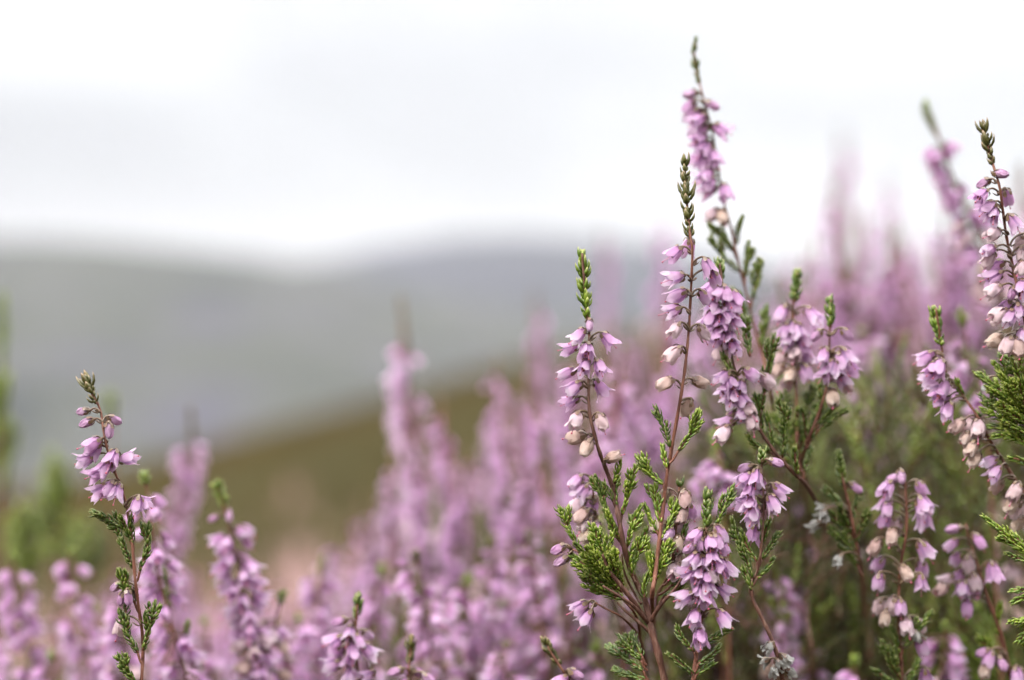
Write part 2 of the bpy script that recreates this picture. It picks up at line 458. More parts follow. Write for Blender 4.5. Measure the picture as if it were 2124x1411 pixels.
    for k, bs, dr, node in placed:
        mtx = mframe(loc(bs), dr, None, R.uniform(0, 6.28)) @ Matrix.Scale(R.uniform(.86, 1.05) * (scale if lod == 0 else 1.0) , 4)
        up = Vector((0, 0, 1)); dd = (bs - node)
        mid = node * .5 + bs * .5 + up * (dd.length * .18 + .0002); nb = bs - dr * .35 * MM
        if dd.length > .7 * MM:
            pts = [loc(node), loc(node * .72 + mid * .28 + up * dd.length * .1), loc(mid), loc(nb), loc(bs + dr * .2 * MM)]
            tube(sm, smooth_path(pts, 3), lambda t: (.24 - .04 * t) * MM, 1, 5)
            if lod == 0:
                ax = (mid - node).normalized()
                hz = Vector((dr.x, dr.y, 0)); hz = hz.normalized() if hz.length > .01 else Vector((0, -1, 0))
                for q in range(2):
                    o = Vector((R.uniform(-1, 1), R.uniform(-1, 1), -.7)).normalized(); o = (o - ax * o.dot(ax)).normalized()
                    leaf(sm, loc(node) + o * .2 * MM, ax, o, R.uniform(1.2, 1.9) * MM, .3 * MM, .45, 1)
                dx_ = dr
                for q in range(3):
                    o = Vector((R.uniform(-1, 1), R.uniform(-1, 1), R.uniform(-.2, 1))); o = (o - dx_ * o.dot(dx_)).normalized()
                    leaf(sm, loc(nb), dx_, o, R.uniform(1.0, 1.5) * MM, .3 * MM, .55, 1)
        if lod == 0:
            pe, ca, st = R.choice(FL0[k])
            f = link('flower', pe, root, mtx); link('calyx', ca, f)
            if st: link('stigma', st, f)
        else:
            link('flower', R.choice(FL1[k]), root, mtx)
    for sdef in shoots.split():
        dyy = R.uniform(-1.6, 1.2)
        if '*' in sdef: sdef, z_ = sdef.split('*'); dyy = float(z_)
        pts = [tuple(map(float, q.split(','))) for q in sdef.split('>')]
        nx, ny, d = near_on(pp, pts[-1][0], pts[-1][1] + 6); nx, ny, d = near_on(pp, nx, ny + 6 + 1.1 * d); d = math.hypot(nx - pts[-1][0], ny - pts[-1][1])
        w = [P(x, y, Y + dyy * MM * (1 - i / (len(pts) - .99))) for i, (x, y) in enumerate(pts)]
        b = MB(); w = w[::-1]
        if len(w) == 2:
            dv = w[1] - w[0]; w.insert(1, (w[0] + w[1]) / 2 + Vector((0, R.uniform(-.4, .4) * MM, 0)) + Vector((-dv.z, 0, dv.x)) * R.uniform(-.08, .08))
        leafy(b, [loc(v) for v in w], leafL * MM * scale, (.2 * leafL) * MM * scale, .46 * MM * scale, .46, 0, 1, 0 if lod == 0 else 1, .28 * MM * scale)
        # side tufts
        if lod == 0 and (w[0] - w[-1]).length > .007:
            for q in range(R.choice((2, 3, 3, 4))):
                t = R.uniform(.25, .75); i = min(len(w) - 2, int(t * (len(w) - 1))); f = t * (len(w) - 1) - i
                o = w[i].lerp(w[i + 1], f); ax = (w[i + 1] - w[i]).normalized()
                sdv = Vector((R.choice((-1, 1)) * R.uniform(.6, 1), R.uniform(-.7, .7), 0)); dv = (ax + sdv * .75).normalized()
                l = R.uniform(1.8, 3.6) * MM
                leafy(b, [loc(o), loc(o + dv * l * .5), loc(o + (dv + ax * .5).normalized() * l)], leafL * MM * .85, .3 * MM, .5 * MM, .5, 0, 1, 0, .22 * MM)
        mt = 'leafd' if deep else 'leaf'
        if R.random() < .15: mt = 'leafd'
        link('leafy_shoot', b.mesh('leafy_shoot', [mt, 'stem']), root)
        if 2 < d < 42:
            tube(sm, smooth_path([loc(w[0]), loc(w[0] * .45 + P(nx, ny, Y) * .55 + Vector((0, 0, -.0003))), loc(P(nx, ny, Y))], 3), .26 * MM * scale, 0, 5)
    link('stem', sm.mesh('stem', ['wood' if woody else 'stem', 'calyx']), root)
    return root

HAZE, CLOUD, FSTOP = .000095, .93, 5.8
# ---- sharp sprigs traced from the place: label, group, distance, stem, leafy tip end, flowers
sprig('sharp centre sprig with narrow green leafy tip, nodding pink bells and cream faded bells', None, .333,
  [(1207, 526), (1212, 590), (1218, 664), (1223, 700), (1221, 780), (1222, 850), (1232, 900), (1245, 943), (1258, 976), (1270, 1009), (1278, 1045), (1284, 1081), (1292, 1125), (1303, 1168), (1321, 1211), (1339, 1248), (1350, 1300), (1362, 1345), (1378, 1411)],
  668, 'b1223,678@92 o1198,699@135^10 o1179,724@160 o1263,708@48^5 o1217,730@95^42 o1211,765@110^30 o1245,765@70^25 h1174,775@160 o1188,807@140 o1182,834@150 o1247,806@55^-10 p1194,874@115 p1249,878@70^15 f1196,907@165 f1217,929@120^15 f1275,947@340^10',
  '1286,958>1275,1003*-1.5 1317,968>1304,1020>1290,1068*-1 1236,990>1248,1030>1268,1100 1330,1050>1315,1080>1300,1135 1164,1056>1178,1095>1200,1135 1225,1114>1235,1150>1258,1200 1193,1126>1222,1160>1262,1212*-3 1200,1172>1230,1196>1270,1226*-2 1202,1192>1236,1212>1280,1236*-3.5 1256,1117>1262,1160>1276,1200*-2 1219,1152>1240,1180>1270,1212*-4 1238,1146>1250,1180>1272,1216*-3 1314,1134>1308,1160>1312,1195 1272,1140>1280,1180>1290,1210*-3 1212,1215>1246,1228>1290,1244*-1 1232,1090>1245,1130>1262,1170 1282,1000>1275,1020>1280,1050*1.5 1260,1060>1270,1090>1285,1120*-2 1345,1190>1335,1220>1337,1240 1248,1004>1262,1020>1272,1040*1 1215,1135>1232,1165>1262,1205*-5 1246,1170>1262,1200>1290,1228*-4.5 1185,1150>1215,1175>1262,1218*1 1225,1200>1255,1222>1292,1240*2 1340,1100>1325,1140>1312,1180*1 1262,1150>1275,1185>1292,1215*-5',
  branches=[([(1337, 1282, 0), (1312, 1245, -2), (1285, 1212, -3), (1262, 1180, -3.5), (1250, 1150, -4)], .75, .3), ([(1345, 1292, 0), (1315, 1258, -3), (1290, 1240, -4), (1250, 1215, -4)], .6, .25), ([(1349, 1290, 0), (1370, 1255, -2), (1400, 1222, -2), (1420, 1190, -2)], .6, .25), ([(1330, 1252, 0), (1318, 1235, 2), (1296, 1190, 2), (1290, 1150, 1)], .4, .2), ([(1355, 1320, 0), (1330, 1295, -1), (1298, 1268, -1), (1280, 1250, 0)], .5, .25)],
  r_top=.42, r_bot=1.3, tipmode='knot', woody=True)
sprig('tall sharp sprig right of centre with knotted green tip and bells down its left side', None, .333,
  [(1421, 336), (1423, 397), (1427, 443), (1431, 492), (1435, 520), (1434, 583), (1432, 650), (1429, 693), (1423, 742), (1415, 797), (1406, 852), (1393, 935), (1383, 998), (1375, 1063), (1366, 1130), (1358, 1190), (1352, 1240), (1356, 1330), (1362, 1411)],
  492, 'o1397,528@140^5 o1427,515@100^-25 o1470,556@65^5 o1398,577@165^15 o1405,614@150^-10 o1391,646@160 p1398,688@125^10 p1396,734@140^8 f1379,796@160 f1453,793@20^-15 f1425,846@110^-20 h1483,580@70^-20 h1462,620@60^-15 p1459,692@60',
  '1360,846>1376,885>1390,928 1447,852>1438,890>1407,936 1374,926>1378,950>1383,972*1 1321,948>1345,980>1376,1005 1338,1050>1352,1080>1366,1110*1 1336,1121>1352,1150>1362,1180 1405,1040>1392,1080>1372,1120*1 1352,1010>1362,1050>1370,1085*2 1346,1150>1352,1185>1356,1210*-1 1388,1120>1376,1160>1362,1200',
  back=(1240, 0.0006), r_top=.36, r_bot=.85, brown=True, tipmode='whorl')
sprig('tallest sprig with slightly soft thin tip against the white sky', None, .368,
  [(1443, 81), (1440, 113), (1445, 150), (1453, 184), (1462, 220), (1476, 269), (1484, 310), (1492, 358), (1501, 418), (1512, 460), (1524, 517), (1536, 560), (1553, 622), (1567, 678), (1584, 746), (1600, 830), (1612, 930), (1625, 1050), (1635, 1200)],
  180, 'b1429,196@165 h1428,224@130 b1478,219@30 o1445,252@150 o1499,271@30^10 h1440,272@130 o1447,292@155 o1460,312@130 o1447,329@125 o1481,329@65^20 o1463,367@140 o1465,398@150 o1505,402@80^20 p1477,447@150 f1499,452@80 h1436,240@140 h1455,278@120 o1463,345@110 h1470,385@120',
  '1538,454>1530,478>1524,508 1471,466>1498,490>1522,520 1477,490>1500,530>1535,562 1553,504>1550,530>1545,575 1574,538>1572,575>1560,620 1590,640>1585,680>1578,720 1520,600>1540,640>1562,670',
  back=(850, 0.0006), r_top=.3, r_bot=.7, tsc=.72, tipmode='whorl', deep=True)
sprig('dense pink clump of open bells just right of the tall knotted sprig', None, .345,
  [(1492, 547), (1498, 595), (1505, 640), (1512, 690), (1522, 750), (1540, 820), (1562, 870), (1600, 930), (1640, 975), (1680, 1015), (1705, 1075), (1720, 1180), (1728, 1300)],
  585, 'o1472,600@130^10 h1506,612@80^20 o1530,622@60 o1476,640@120^20 o1508,645@100^30 o1470,665@125 o1498,670@110^20 o1527,672@75^10 o1488,700@115^25 o1516,705@90^30 o1480,688@140 o1524,725@70 p1495,728@120 h1487,610@140^30 o1513,660@60^30 o1492,655@100^45 h1520,640@50 o1500,690@95^40 o1496,785@140 o1518,800@70 o1503,812@130 o1520,826@110^30 o1542,834@60 p1552,850@60 h1561,778@40 p1590,790@50 o1535,808@100^30 p1560,875@90 o1503,880@150 h1515,870@110 p1500,900@130 h1540,860@120^20',
  '1500,735>1512,760>1525,790 1605,700>1600,740>1590,790>1580,850 1535,650>1548,700>1556,740*3 1590,860>1596,890>1602,930 1628,840>1630,880>1622,950 1552,905>1570,925>1600,940 1648,930>1650,960>1655,985 1565,820>1575,860>1580,900',
  back=(1000, 0.0005), r_top=.35, r_bot=1.0, woody=True, deep=True)
sprig('soft sprig with upright green tip and spreading pink bells beside the dense clump', None, .36,
  [(1653, 566), (1650, 600), (1647, 640), (1647, 700), (1648, 760), (1650, 820), (1652, 880), (1655, 950), (1672, 1000), (1690, 1100), (1700, 1250)],
  636, 'h1620,651@120 o1686,655@55 o1640,685@110^20 o1656,690@80^25 h1668,722@60 o1625,690@130 o1632,712@120 o1668,700@50^10 p1621,744@120 f1612,770@130 o1676,745@60 p1650,735@100^30 f1640,780@110^20 h1672,775@70^10 p1630,800@120',
  '1685,800>1672,850>1658,900 1612,860>1628,900>1650,930 1700,840>1682,880>1660,920 1640,880>1645,910>1650,940 1600,900>1625,930>1654,955 1655,850>1652,880>1654,910*-2 1620,820>1634,860>1650,900 1675,880>1668,910>1658,940 1590,930>1620,950>1655,965',
  back=(950, 0.0005), r_top=.35, r_bot=.8, deep=True)
sprig('soft sprig with short green tip and two spreading buds right of the centre clumps', None, .352,
  [(1722, 622), (1723, 650), (1723, 680), (1722, 730), (1716, 790), (1705, 830), (1694, 865), (1673, 925), (1665, 980), (1672, 1100), (1680, 1250)],
  682, 'b1691,698@135 b1759,696@50 o1707,742@110 o1758,741@60 o1735,772@75^20 o1724,768@110^10 o1763,765@50 o1748,790@60 f1727,826@90^30 o1712,775@125 h1745,752@75^25 p1757,800@70',
  '1755,850>1725,870>1700,890 1700,800>1703,830>1700,860 1732,840>1715,860>1698,880 1664,850>1668,880>1672,910 1690,860>1688,890>1680,915 1682,930>1676,950>1668,980',
  back=(940, 0.0005), r_top=.35, r_bot=.7, deep=True)
sprig('low sharp sprig crowded with pink bells under twin green leafy tips', None, .330,
  [(1468, 1024), (1467, 1060), (1466, 1104), (1466, 1150), (1463, 1190), (1459, 1240), (1455, 1290), (1448, 1345), (1438, 1411)],
  1100, 'h1441,1113@140 b1428,1139@150^10 b1451,1131@95^20 h1494,1109@60 h1489,1128@70^15 h1500,1137@60^5 o1454,1172@100^30 o1422,1189@155 o1495,1176@75^25 o1466,1203@95^35 o1447,1195@110^40 o1416,1240@155 o1448,1232@110^32 o1464,1240@90^30 o1504,1226@35^5 o1440,1283@110^30 o1501,1284@55^10 o1452,1323@95^38 o1478,1160@85^30 p1480,1196@80^10 h1474,1130@80^40 o1436,1165@125^15 o1508,1180@55 o1470,1222@80^25',
  '1404,1302>1418,1328>1440,1352 1516,1304>1490,1318>1454,1338 1386,1356>1410,1375>1438,1400 1520,1010>1505,1045>1486,1090*1 1490,1342>1474,1360>1448,1378 1478,1375>1462,1388>1444,1400',
  r_top=.42, r_bot=.8, deep=True)
sprig('sharp sprig with tiny tip, two spreading buds and a dark bare stem below', None, .338,
  [(1581, 938), (1581, 975), (1583, 1045), (1579, 1117), (1572, 1180), (1558, 1215), (1563, 1244), (1585, 1291), (1603, 1335), (1615, 1375), (1623, 1411)],
  968, 'b1544,971@160 b1611,960@20 o1540,996@145 o1568,995@100^15 o1553,1023@110^15 o1620,1019@40 o1545,1041@150 o1605,1048@65^15 o1562,1070@110^25 o1563,1108@100 h1576,1010@90^-20 o1556,1050@120^30 p1590,1062@80^-15 d1592,1345@140 d1582,1374@150 d1632,1371@50 d1643,1396@30 d1605,1395@120 d1618,1382@60^20',
  '1596,1080>1586,1105>1578,1130 1616,1106>1600,1130>1580,1160 1536,1102>1550,1135>1570,1165 1518,1075>1530,1120>1548,1160>1560,1200 1602,1160>1590,1180>1570,1200 1540,1180>1550,1200>1560,1225',
  r_top=.32, r_bot=.9, woody=True, deep=True)
sprig('short sprig of faded cream bells between the two sharp centre stems', None, .336,
  [(1411, 1004), (1408, 1040), (1402, 1090), (1395, 1150), (1382, 1200), (1362, 1245), (1358, 1330), (1360, 1411)],
  1018, 'f1375,1032@120 f1420,1037@90 f1414,1067@105^15 f1362,1092@155^10 f1406,1130@100^20 f1411,1168@110 h1385,1110@120 h1432,1060@70^-15 p1404,1095@90^-20 p1398,1185@120',
  '1380,1140>1388,1170>1390,1200 1422,1090>1412,1130>1400,1160 1440,1180>1420,1200>1392,1215 1420,1205>1405,1225>1375,1240', back=(1180, 0.0003), r_top=.36, r_bot=.6, deep=True)
sprig('drooping column of pink bells tucked left of the centre sprig green shoots', None, .347,
  [(1228, 986), (1230, 1020), (1234, 1060), (1240, 1110), (1250, 1160), (1270, 1230), (1290, 1300)],
  None, 'h1192,1001@135 o1204,1022@130^10 p1199,1048@140 f1205,1070@140^15 p1213,1090@130 f1215,1113@130^10 o1226,1050@110^-10 h1232,1100@120 p1222,1078@120^-15', '', back=(1130, 0.0003), r_top=.4, r_bot=.7)
sprig('twig with two narrow pink buds pointing left from the green clump', None, .334,
  [(1187, 1139), (1210, 1150), (1245, 1185), (1285, 1235), (1320, 1280), (1330, 1340), (1335, 1411)],
  None, 'b1157,1140@155^0 b1163,1164@150^0', '', back=(1280, 0.0004), r_top=.3, r_bot=.7)
sprig('short stalk with two open pink bells left of the woody fork', None, .335,
  [(1235, 1250), (1258, 1262), (1290, 1280), (1325, 1320), (1340, 1370), (1345, 1411)],
  None, 'o1199,1262@150^5 o1214,1284@125^12', '1258,1338>1285,1356>1335,1392*8 1275,1385>1300,1398>1340,1410*6 1285,1318>1300,1340>1330,1370*4 1312,1310>1318,1335>1332,1362*5', back=(1290, 0.0004), r_top=.3, r_bot=.7, deep=True)
sprig('slim sharp sprig standing alone at the left with small grey bud at its tip', None, .333,
  [(177, 784), (188, 808), (197, 832), (207, 856), (214, 883), (223, 921), (238, 973), (250, 1011), (259, 1049), (267, 1085), (276, 1130), (283, 1197), (288, 1254), (293, 1311), (294, 1360), (293, 1411)],
  838, 'b170,854@170 b177,878@155 b239,872@25 b227,896@85^10 h190,922@150 o194,938@125^5 o178,954@155^5 o231,953@110^32 o269,950@345^5 o198,984@150^8 o212,975@130^20 o203,1020@155^8 o241,1024@100^25 o297,1043@25 o283,1052@100^20 h222,1015@120^25 b239,1218@150 b251,1245@110 b266,1242@80 p252,1300@110^-10',
  '193,1062>212,1072>235,1082>262,1100 215,1078>235,1085>246,1105>262,1150 250,1075>258,1092>268,1115*-1.5 309,1090>304,1140>290,1185 245,1182>258,1215>280,1252 321,1252>312,1295>296,1350 248,1270>260,1305>286,1355 246,1362>262,1390>288,1425 272,1072>270,1100>276,1130*-1 252,1120>262,1150>278,1180',
  r_top=.36, r_bot=.62, brown=True, tipmode='knot', deep=True)
sprig('brown tipped sprig against the sky at the right frame edge, bells on its left', None, .338,
  [(2041, 266), (2050, 305), (2062, 355), (2070, 390), (2077, 422), (2087, 470), (2095, 510), (2101, 549), (2107, 593), (2117, 637), (2130, 690), (2150, 780)],
  348, 'b2079,361@10 b2037,382@150 o2033,408@140 o2047,434@140^10 h2089,412@70^-20 p2058,486@160 h2048,520@155 o2062,555@150 o2058,575@150 p2059,603@150^10 b2098,612@110^15 o2082,640@130 o2092,662@125^10 p2070,652@150 f2066,706@150 p2089,716@120^10 o2106,465@60 p2118,505@110 p2120,530@110 p2118,560@120 o2112,650@90 h2120,700@100 o2060,448@110^30 p2050,540@120 o2118,600@110 f2112,718@100',
  '', r_top=.4, r_bot=.7, brown=True, tipmode='whorl')
sprig('leaning sprig at the right with green tip over pink bells and tan withered bells', None, .345,
  [(1938, 640), (1946, 685), (1955, 728), (1966, 775), (1988, 808), (2010, 840), (2028, 870), (2048, 905), (2075, 945), (2105, 990), (2135, 1040), (2180, 1130)],
  722, 'o1919,742@145 o1946,765@115^25 o1925,788@160 o1938,808@160 h1958,808@110^20 o1954,838@130 o1964,855@110^15 f1985,884@140 p2029,890@100^25 f2000,912@130 f2014,932@125^10 f2021,955@120 o2050,960@150 o2062,985@130^10 f2067,1010@120 p2105,1020@120 f2098,1048@120 o1932,770@130^25 o1948,822@140^30 p2116,1060@110 f2112,1085@120',
  '1986,790>1990,805>1998,822 2030,860>2028,870>2034,880', r_top=.36, r_bot=.7, tipmode='knot')
sprig('upright soft sprig low at the right, bells in two hanging columns beside its stem', None, .352,
  [(1873, 978), (1877, 1010), (1878, 1094), (1868, 1165), (1866, 1231), (1869, 1329), (1873, 1411)],
  None, 'b1854,993@160 b1870,992@90^30 o1838,1016@125 o1836,1048@110 o1834,1080@115 h1912,1016@60 o1918,1047@60 o1917,1079@80 p1858,1094@110^-10 o1918,1141@60 h1912,1180@75 o1911,1214@90 h1821,1172@120 h1822,1210@100 p1822,1260@110 p1850,1258@100 h1869,1264@90^20 p1881,1301@90 p1904,1297@60 h1912,1344@70 f1815,1135@120 f1850,1115@100 f1880,1190@60 o1912,1060@80^20 h1840,1062@100^20 f1835,1285@100 d1900,1320@60 o1920,1405@80',
  '1830,1330>1845,1365>1868,1400 1905,1370>1895,1395>1876,1420 1815,1390>1835,1405>1870,1425 1850,1300>1858,1330>1868,1360 1930,1270>1910,1300>1872,1345 1840,1345>1850,1380>1870,1411', r_top=.4, r_bot=.8, deep=True)
sprig('rosy sprig bottom right whose round bells hang in a chain on its left', None, .36,
  [(2006, 1088), (2012, 1120), (2022, 1153), (2041, 1223), (2057, 1270), (2080, 1329), (2100, 1411)],
  None, 'b1977,1098@170 h1970,1133@140 h1981,1163@110 h1988,1198@110 o1996,1227@110 h2006,1264@100^20 h2033,1126@60 p2008,1172@90 p2022,1210@80 h2023,1228@90 o2060,1188@80 p1960,1205@150 f1950,1225@150 b2036,1355@160 h2050,1370@110 f2043,1390@110 b2078,1378@60 h2110,1405@90', '2075,1255>2070,1290>2075,1320 2030,1320>2055,1350>2085,1380', r_top=.4, r_bot=.9)
sprig('small green leafy shoot with one pale bud in the dark gap at the right', None, .355,
  [(1740, 940), (1744, 975), (1750, 1010), (1762, 1060), (1775, 1120), (1790, 1200), (1800, 1411)],
  1012, 'b1778,1014@40 d1700,1056@160 d1690,1090@160 d1737,1163@130 d1705,1072@120', '1712,1010>1735,1040>1762,1075 1785,1020>1775,1050>1765,1080 1718,1060>1742,1085>1770,1110 1722,1095>1748,1120>1776,1145 1800,1060>1788,1090>1775,1125 1742,1050>1752,1075>1764,1100*-2 1740,1130>1760,1150>1780,1175 1735,1035>1745,1060>1765,1090*3', name='heather_sprig', back=(1150, 0.0004), r_top=.35, r_bot=.8, deep=True)
sprig('bright green leafy shoots reaching in from the right frame edge, no flowers', None, .335,
  [(2150, 1160), (2170, 1230), (2180, 1411)], None, '', '2040,1072>2080,1105>2125,1142>2150,1165 2072,1120>2100,1128>2148,1160 2090,1150>2110,1158>2148,1168 2100,1250>2125,1240>2170,1230*0 2108,1290>2130,1285>2172,1260 2098,1225>2130,1222>2165,1215 2112,1330>2135,1310>2175,1290', r_top=.5, r_bot=1.0, name='heather_shoot')
sprig('thick green leafy bush of shoots at the right edge beneath the sky sprig', None, .342,
  [(2135, 770), (2142, 860), (2150, 960), (2160, 1100), (2175, 1300)], None, 'o2118,845@120 p2118,892@130 d2052,800@90 ', '2024,776>2060,800>2105,830>2140,870 2062,752>2090,790>2138,840 2100,745>2112,780>2135,820 2040,850>2080,870>2140,900 2050,805>2090,830>2140,870*-3 2075,775>2100,810>2138,850*-3 2035,820>2075,850>2140,885*2 2060,905>2095,905>2145,930 2085,740>2100,770>2132,805*2 2068,840>2100,860>2142,885*-4 2050,885>2090,890>2145,915*3 2115,790>2120,820>2138,860*-4 2045,790>2078,825>2130,860*4 2088,800>2108,830>2138,860*-5 2080,880>2105,890>2142,905*-3 2110,900>2122,915>2146,940 2095,950>2118,955>2150,970',
  r_top=.6, r_bot=1.2, name='heather_shoot')
sprig('soft sprig with bare green tip just left of the right edge sky sprig', None, .40,
  [(1993, 650), (2003, 695), (2010, 740), (2022, 800), (2035, 860), (2050, 950)], 690, '', '', lod=1, auto=(715, 900, 8, ['bo', 'o', 'oh', 'pp'], -1), r_top=.4, r_bot=.7)
sprig('soft leaning sprig with slender tip against the sky, right of the tallest', None, .425,
  [(1919, 214), (1932, 255), (1947, 295), (1965, 340), (1985, 385), (2010, 440), (2040, 520), (2075, 620), (2100, 760)], 292, '', '', lod=1, auto=(300, 620, 7, ['h', 'oo', 'oh', 'op', 'fo', 'p'], -1), r_top=.65, r_bot=.7)
# ---- middle distance
MID = 'softly blurred sprigs between the sharp ones'
sprig('softly blurred full pink sprig right of the slim left sprig, two buds at its tip', None, .385,
  [(452, 1006), (462, 1040), (472, 1075), (482, 1120), (500, 1200), (520, 1300), (535, 1411)], 1060,
  'b437,1078@150 b475,1074@90 h517,1102@40', '', lod=1, auto=(1090, 1411, 6.5, ['oh', 'o', 'o', 'oo', 'op', 'fo'], 0), r_top=.3, r_bot=.7)
sprig('blurred narrow pink sprig with brown tip, tallest of those behind the slim left sprig', None, .52,
  [(396, 850), (398, 900), (392, 960), (372, 1060), (352, 1140), (362, 1240), (375, 1400)], 925, '', '', lod=1, auto=(925, 1400, 8, ['o'], 0), brown=True, r_top=.5, r_bot=.8)
sprig('pale pink soft sprig just behind the slim left sprig', None, .375,
  [(300, 990), (306, 1040), (318, 1110), (335, 1210), (360, 1310), (385, 1411)], 1020, '', '340,1180>345,1230>352,1270 390,1290>385,1330>372,1360', lod=1, auto=(1035, 1411, 11, ['bh', 'ho', 'o', 'o', 'op'], 0), r_top=.35, r_bot=.7)
sprig('sprig at the bottom left of centre with dark tip and drooping bells', None, .358,
  [(743, 1238), (741, 1265), (740, 1295), (738, 1340), (742, 1411)], 1290, 'b701,1290@165 b766,1318@40 o725,1318@100^40 o693,1330@150 o687,1380@160 o732,1352@80^25 o766,1352@40 o722,1376@110^20 o726,1402@110 o757,1404@160 h745,1335@60 h700,1355@130', '', brown=False, r_top=.36, r_bot=.6, deep=True)
sprig('small sprig at the bottom edge showing one bud each side of a brown tip', None, .357, [(853, 1328), (851, 1360), (848, 1388), (846, 1440)], 1382, 'b818,1394@165 b868,1395@30 b890,1408@40 h835,1425@120', '', brown=True, r_top=.36, r_bot=.5)
sprig('bent leafy shoot with a pink bud at the bottom edge left of the centre sprigs', None, .345, [(1130, 1328), (1146, 1358), (1168, 1390), (1190, 1430)], 1385, 'b1196,1400@30 h1160,1415@150', '', brown=True, r_top=.36, r_bot=.5)
for lb, Y, path, tip, au in [
  ('blurred pink sprig cut by the lower left corner of the photo', .43, [(28, 1160), (36, 1230), (50, 1320), (66, 1411)], 1175, (1180, 1411, 9, ['o', 'oh'], 0)),
  ('small blurred sprig right of the lower left corner sprig, rosy round bells', .43, [(150, 1150), (152, 1220), (165, 1300), (190, 1411)], 1165, (1170, 1411, 11, ['h', 'o'], 0)),
  ('blurred sprig rising between the corner sprig and the slim left sprig', .45, [(205, 1265), (210, 1320), (215, 1411)], 1275, (1280, 1411, 9, ['h', 'o'], 0)),
  ('soft sprig with cream and pink bells at the bottom right of the full pink sprig', .39, [(585, 1235), (572, 1290), (562, 1350), (556, 1411)], 1265, (1290, 1411, 9, ['po', 'fp', 'of'], 0)),
  ('blurred sprig with green tip left of the dark tipped bottom sprig', .44, [(670, 1163), (663, 1215), (652, 1300), (650, 1411)], 1205, (1205, 1411, 7, ['o', 'oh', 'o'], 0)),
  ('blurred sprig leaning at the lower left of the dark tipped bottom sprig', .42, [(618, 1285), (606, 1340), (600, 1411)], 1290, (1300, 1411, 8, ['o', 'oh', 'o'], 0)),
  ('blurred leaning column of bells left of the woody fork', .46, [(1082, 1150), (1100, 1200), (1140, 1270), (1180, 1330), (1200, 1411)], 1165, (1165, 1380, 8, ['o', 'h'], 0)),
  ('blurred column of bells low in the middle of the mass left of centre', .43, [(1040, 1255), (1015, 1300), (1000, 1350), (990, 1411)], 1262, (1265, 1411, 8, ['o', 'h'], 0)),
  ('round pink blurred bells right of the low twin tipped sprig', .42, [(1640, 1195), (1638, 1240), (1634, 1290), (1640, 1411)], 1205, (1210, 1330, 9, ['h', 'o'], 0)),
  ('blurred sprig right of the two spreading buds near the dark gap', .47, [(1788, 690), (1790, 740), (1785, 800), (1780, 900)], 700, (705, 890, 9, ['o', 'oh'], 0)),
  ('soft pink column behind the sharp tiny tipped sprig', .41, [(1480, 960), (1478, 1000), (1480, 1050), (1490, 1120)], 968, (975, 1060, 8, ['o', 'o'], 0)),
  ('soft chain of pink bells with a green tip behind the low twin tipped sprig', .40, [(1482, 900), (1490, 940), (1497, 1000), (1505, 1100)], 950, (960, 1050, 9, ['o', 'h'], 0)),
  ('blurred lone pink bells in the middle mass above the bottom edge', .42, [(905, 1230), (910, 1300), (915, 1411)], 1240, (1250, 1411, 12, ['h', 'o', 'p'], 0)),
  ('soft tan and cream withered column at the right edge beside the bright green shoot', .415, [(2085, 1010), (2095, 1080), (2105, 1170), (2112, 1411)], 1018, (1020, 1290, 6, ['pf', 'f', 'fp', 'f'], 0)),
]: sprig(lb, MID, Y, path, tip, '', '', lod=1, auto=au, r_top=.4, r_bot=.7)
# ---- leafy shoots without flowers, blurred
for lb, Y, path, sh in [
  ('dark blurred leafy stalk cut by the left frame edge', .55, [(4, 615), (4, 700), (2, 800), (-2, 900), (0, 1100)], '4,620>4,690>4,760 0,760>4,800>2,850 -14,800>-6,860>0,900 15,790>6,840>0,890'),
  ('bright green blurred tuft at the left frame edge above the hill foot', .62, [(10, 890), (0, 980), (0, 1200)], '20,880>12,930>2,985 -8,870>-4,930>0,985 30,900>16,940>4,990 5,865>4,920>0,975 26,930>10,960>0,1000 -20,900>-10,950>0,1000 14,950>8,990>0,1040'),
  ('taller blurred green shoot left of the slim left sprig', .60, [(108, 950), (112, 1010), (115, 1100), (118, 1250)], '108,945>110,985>112,1030 80,1020>95,1060>113,1110 140,1010>130,1050>115,1100 95,980>104,1020>112,1070 130,970>122,1020>114,1070 85,1080>100,1120>116,1160 150,1080>135,1120>116,1170 70,1060>90,1100>115,1150'),
  ('lower blurred green shoot beside the left frame edge', .58, [(45, 1060), (50, 1120), (55, 1250)], '45,1055>48,1095>50,1140 20,1080>34,1120>50,1165 72,1090>62,1130>52,1170 10,1120>30,1150>52,1200 85,1140>70,1170>54,1210 35,1100>42,1140>52,1190 60,1070>56,1110>52,1150'),
  ('blurred green shoot crowding behind the slim left sprig base', .62, [(180, 1090), (178, 1150), (172, 1300)], '180,1080>179,1120>177,1160 160,1110>168,1150>176,1190 205,1100>192,1140>178,1185 145,1130>160,1160>175,1210 220,1140>200,1170>176,1215 190,1130>184,1160>176,1200'),
  ('blurred brown stalk with small tip just right of the slim left sprig top', .58, [(228, 828), (230, 880), (232, 960), (240, 1100)], '228,825>229,850>230,880'),
  ('long green blurred shoots slanting across the lower right corner', .41, [(2130, 1440), (2150, 1500)], '2005,1285>2060,1340>2130,1430 2020,1250>2070,1320>2130,1420 1960,1345>2010,1390>2060,1440 1985,1320>2040,1380>2110,1440 2110,1340>2110,1380>2125,1430'),
]: sprig(lb, None, Y, path, None, '', sh, lod=1, r_top=.5, r_bot=.9, name='heather_shoot', leafL=2.7)
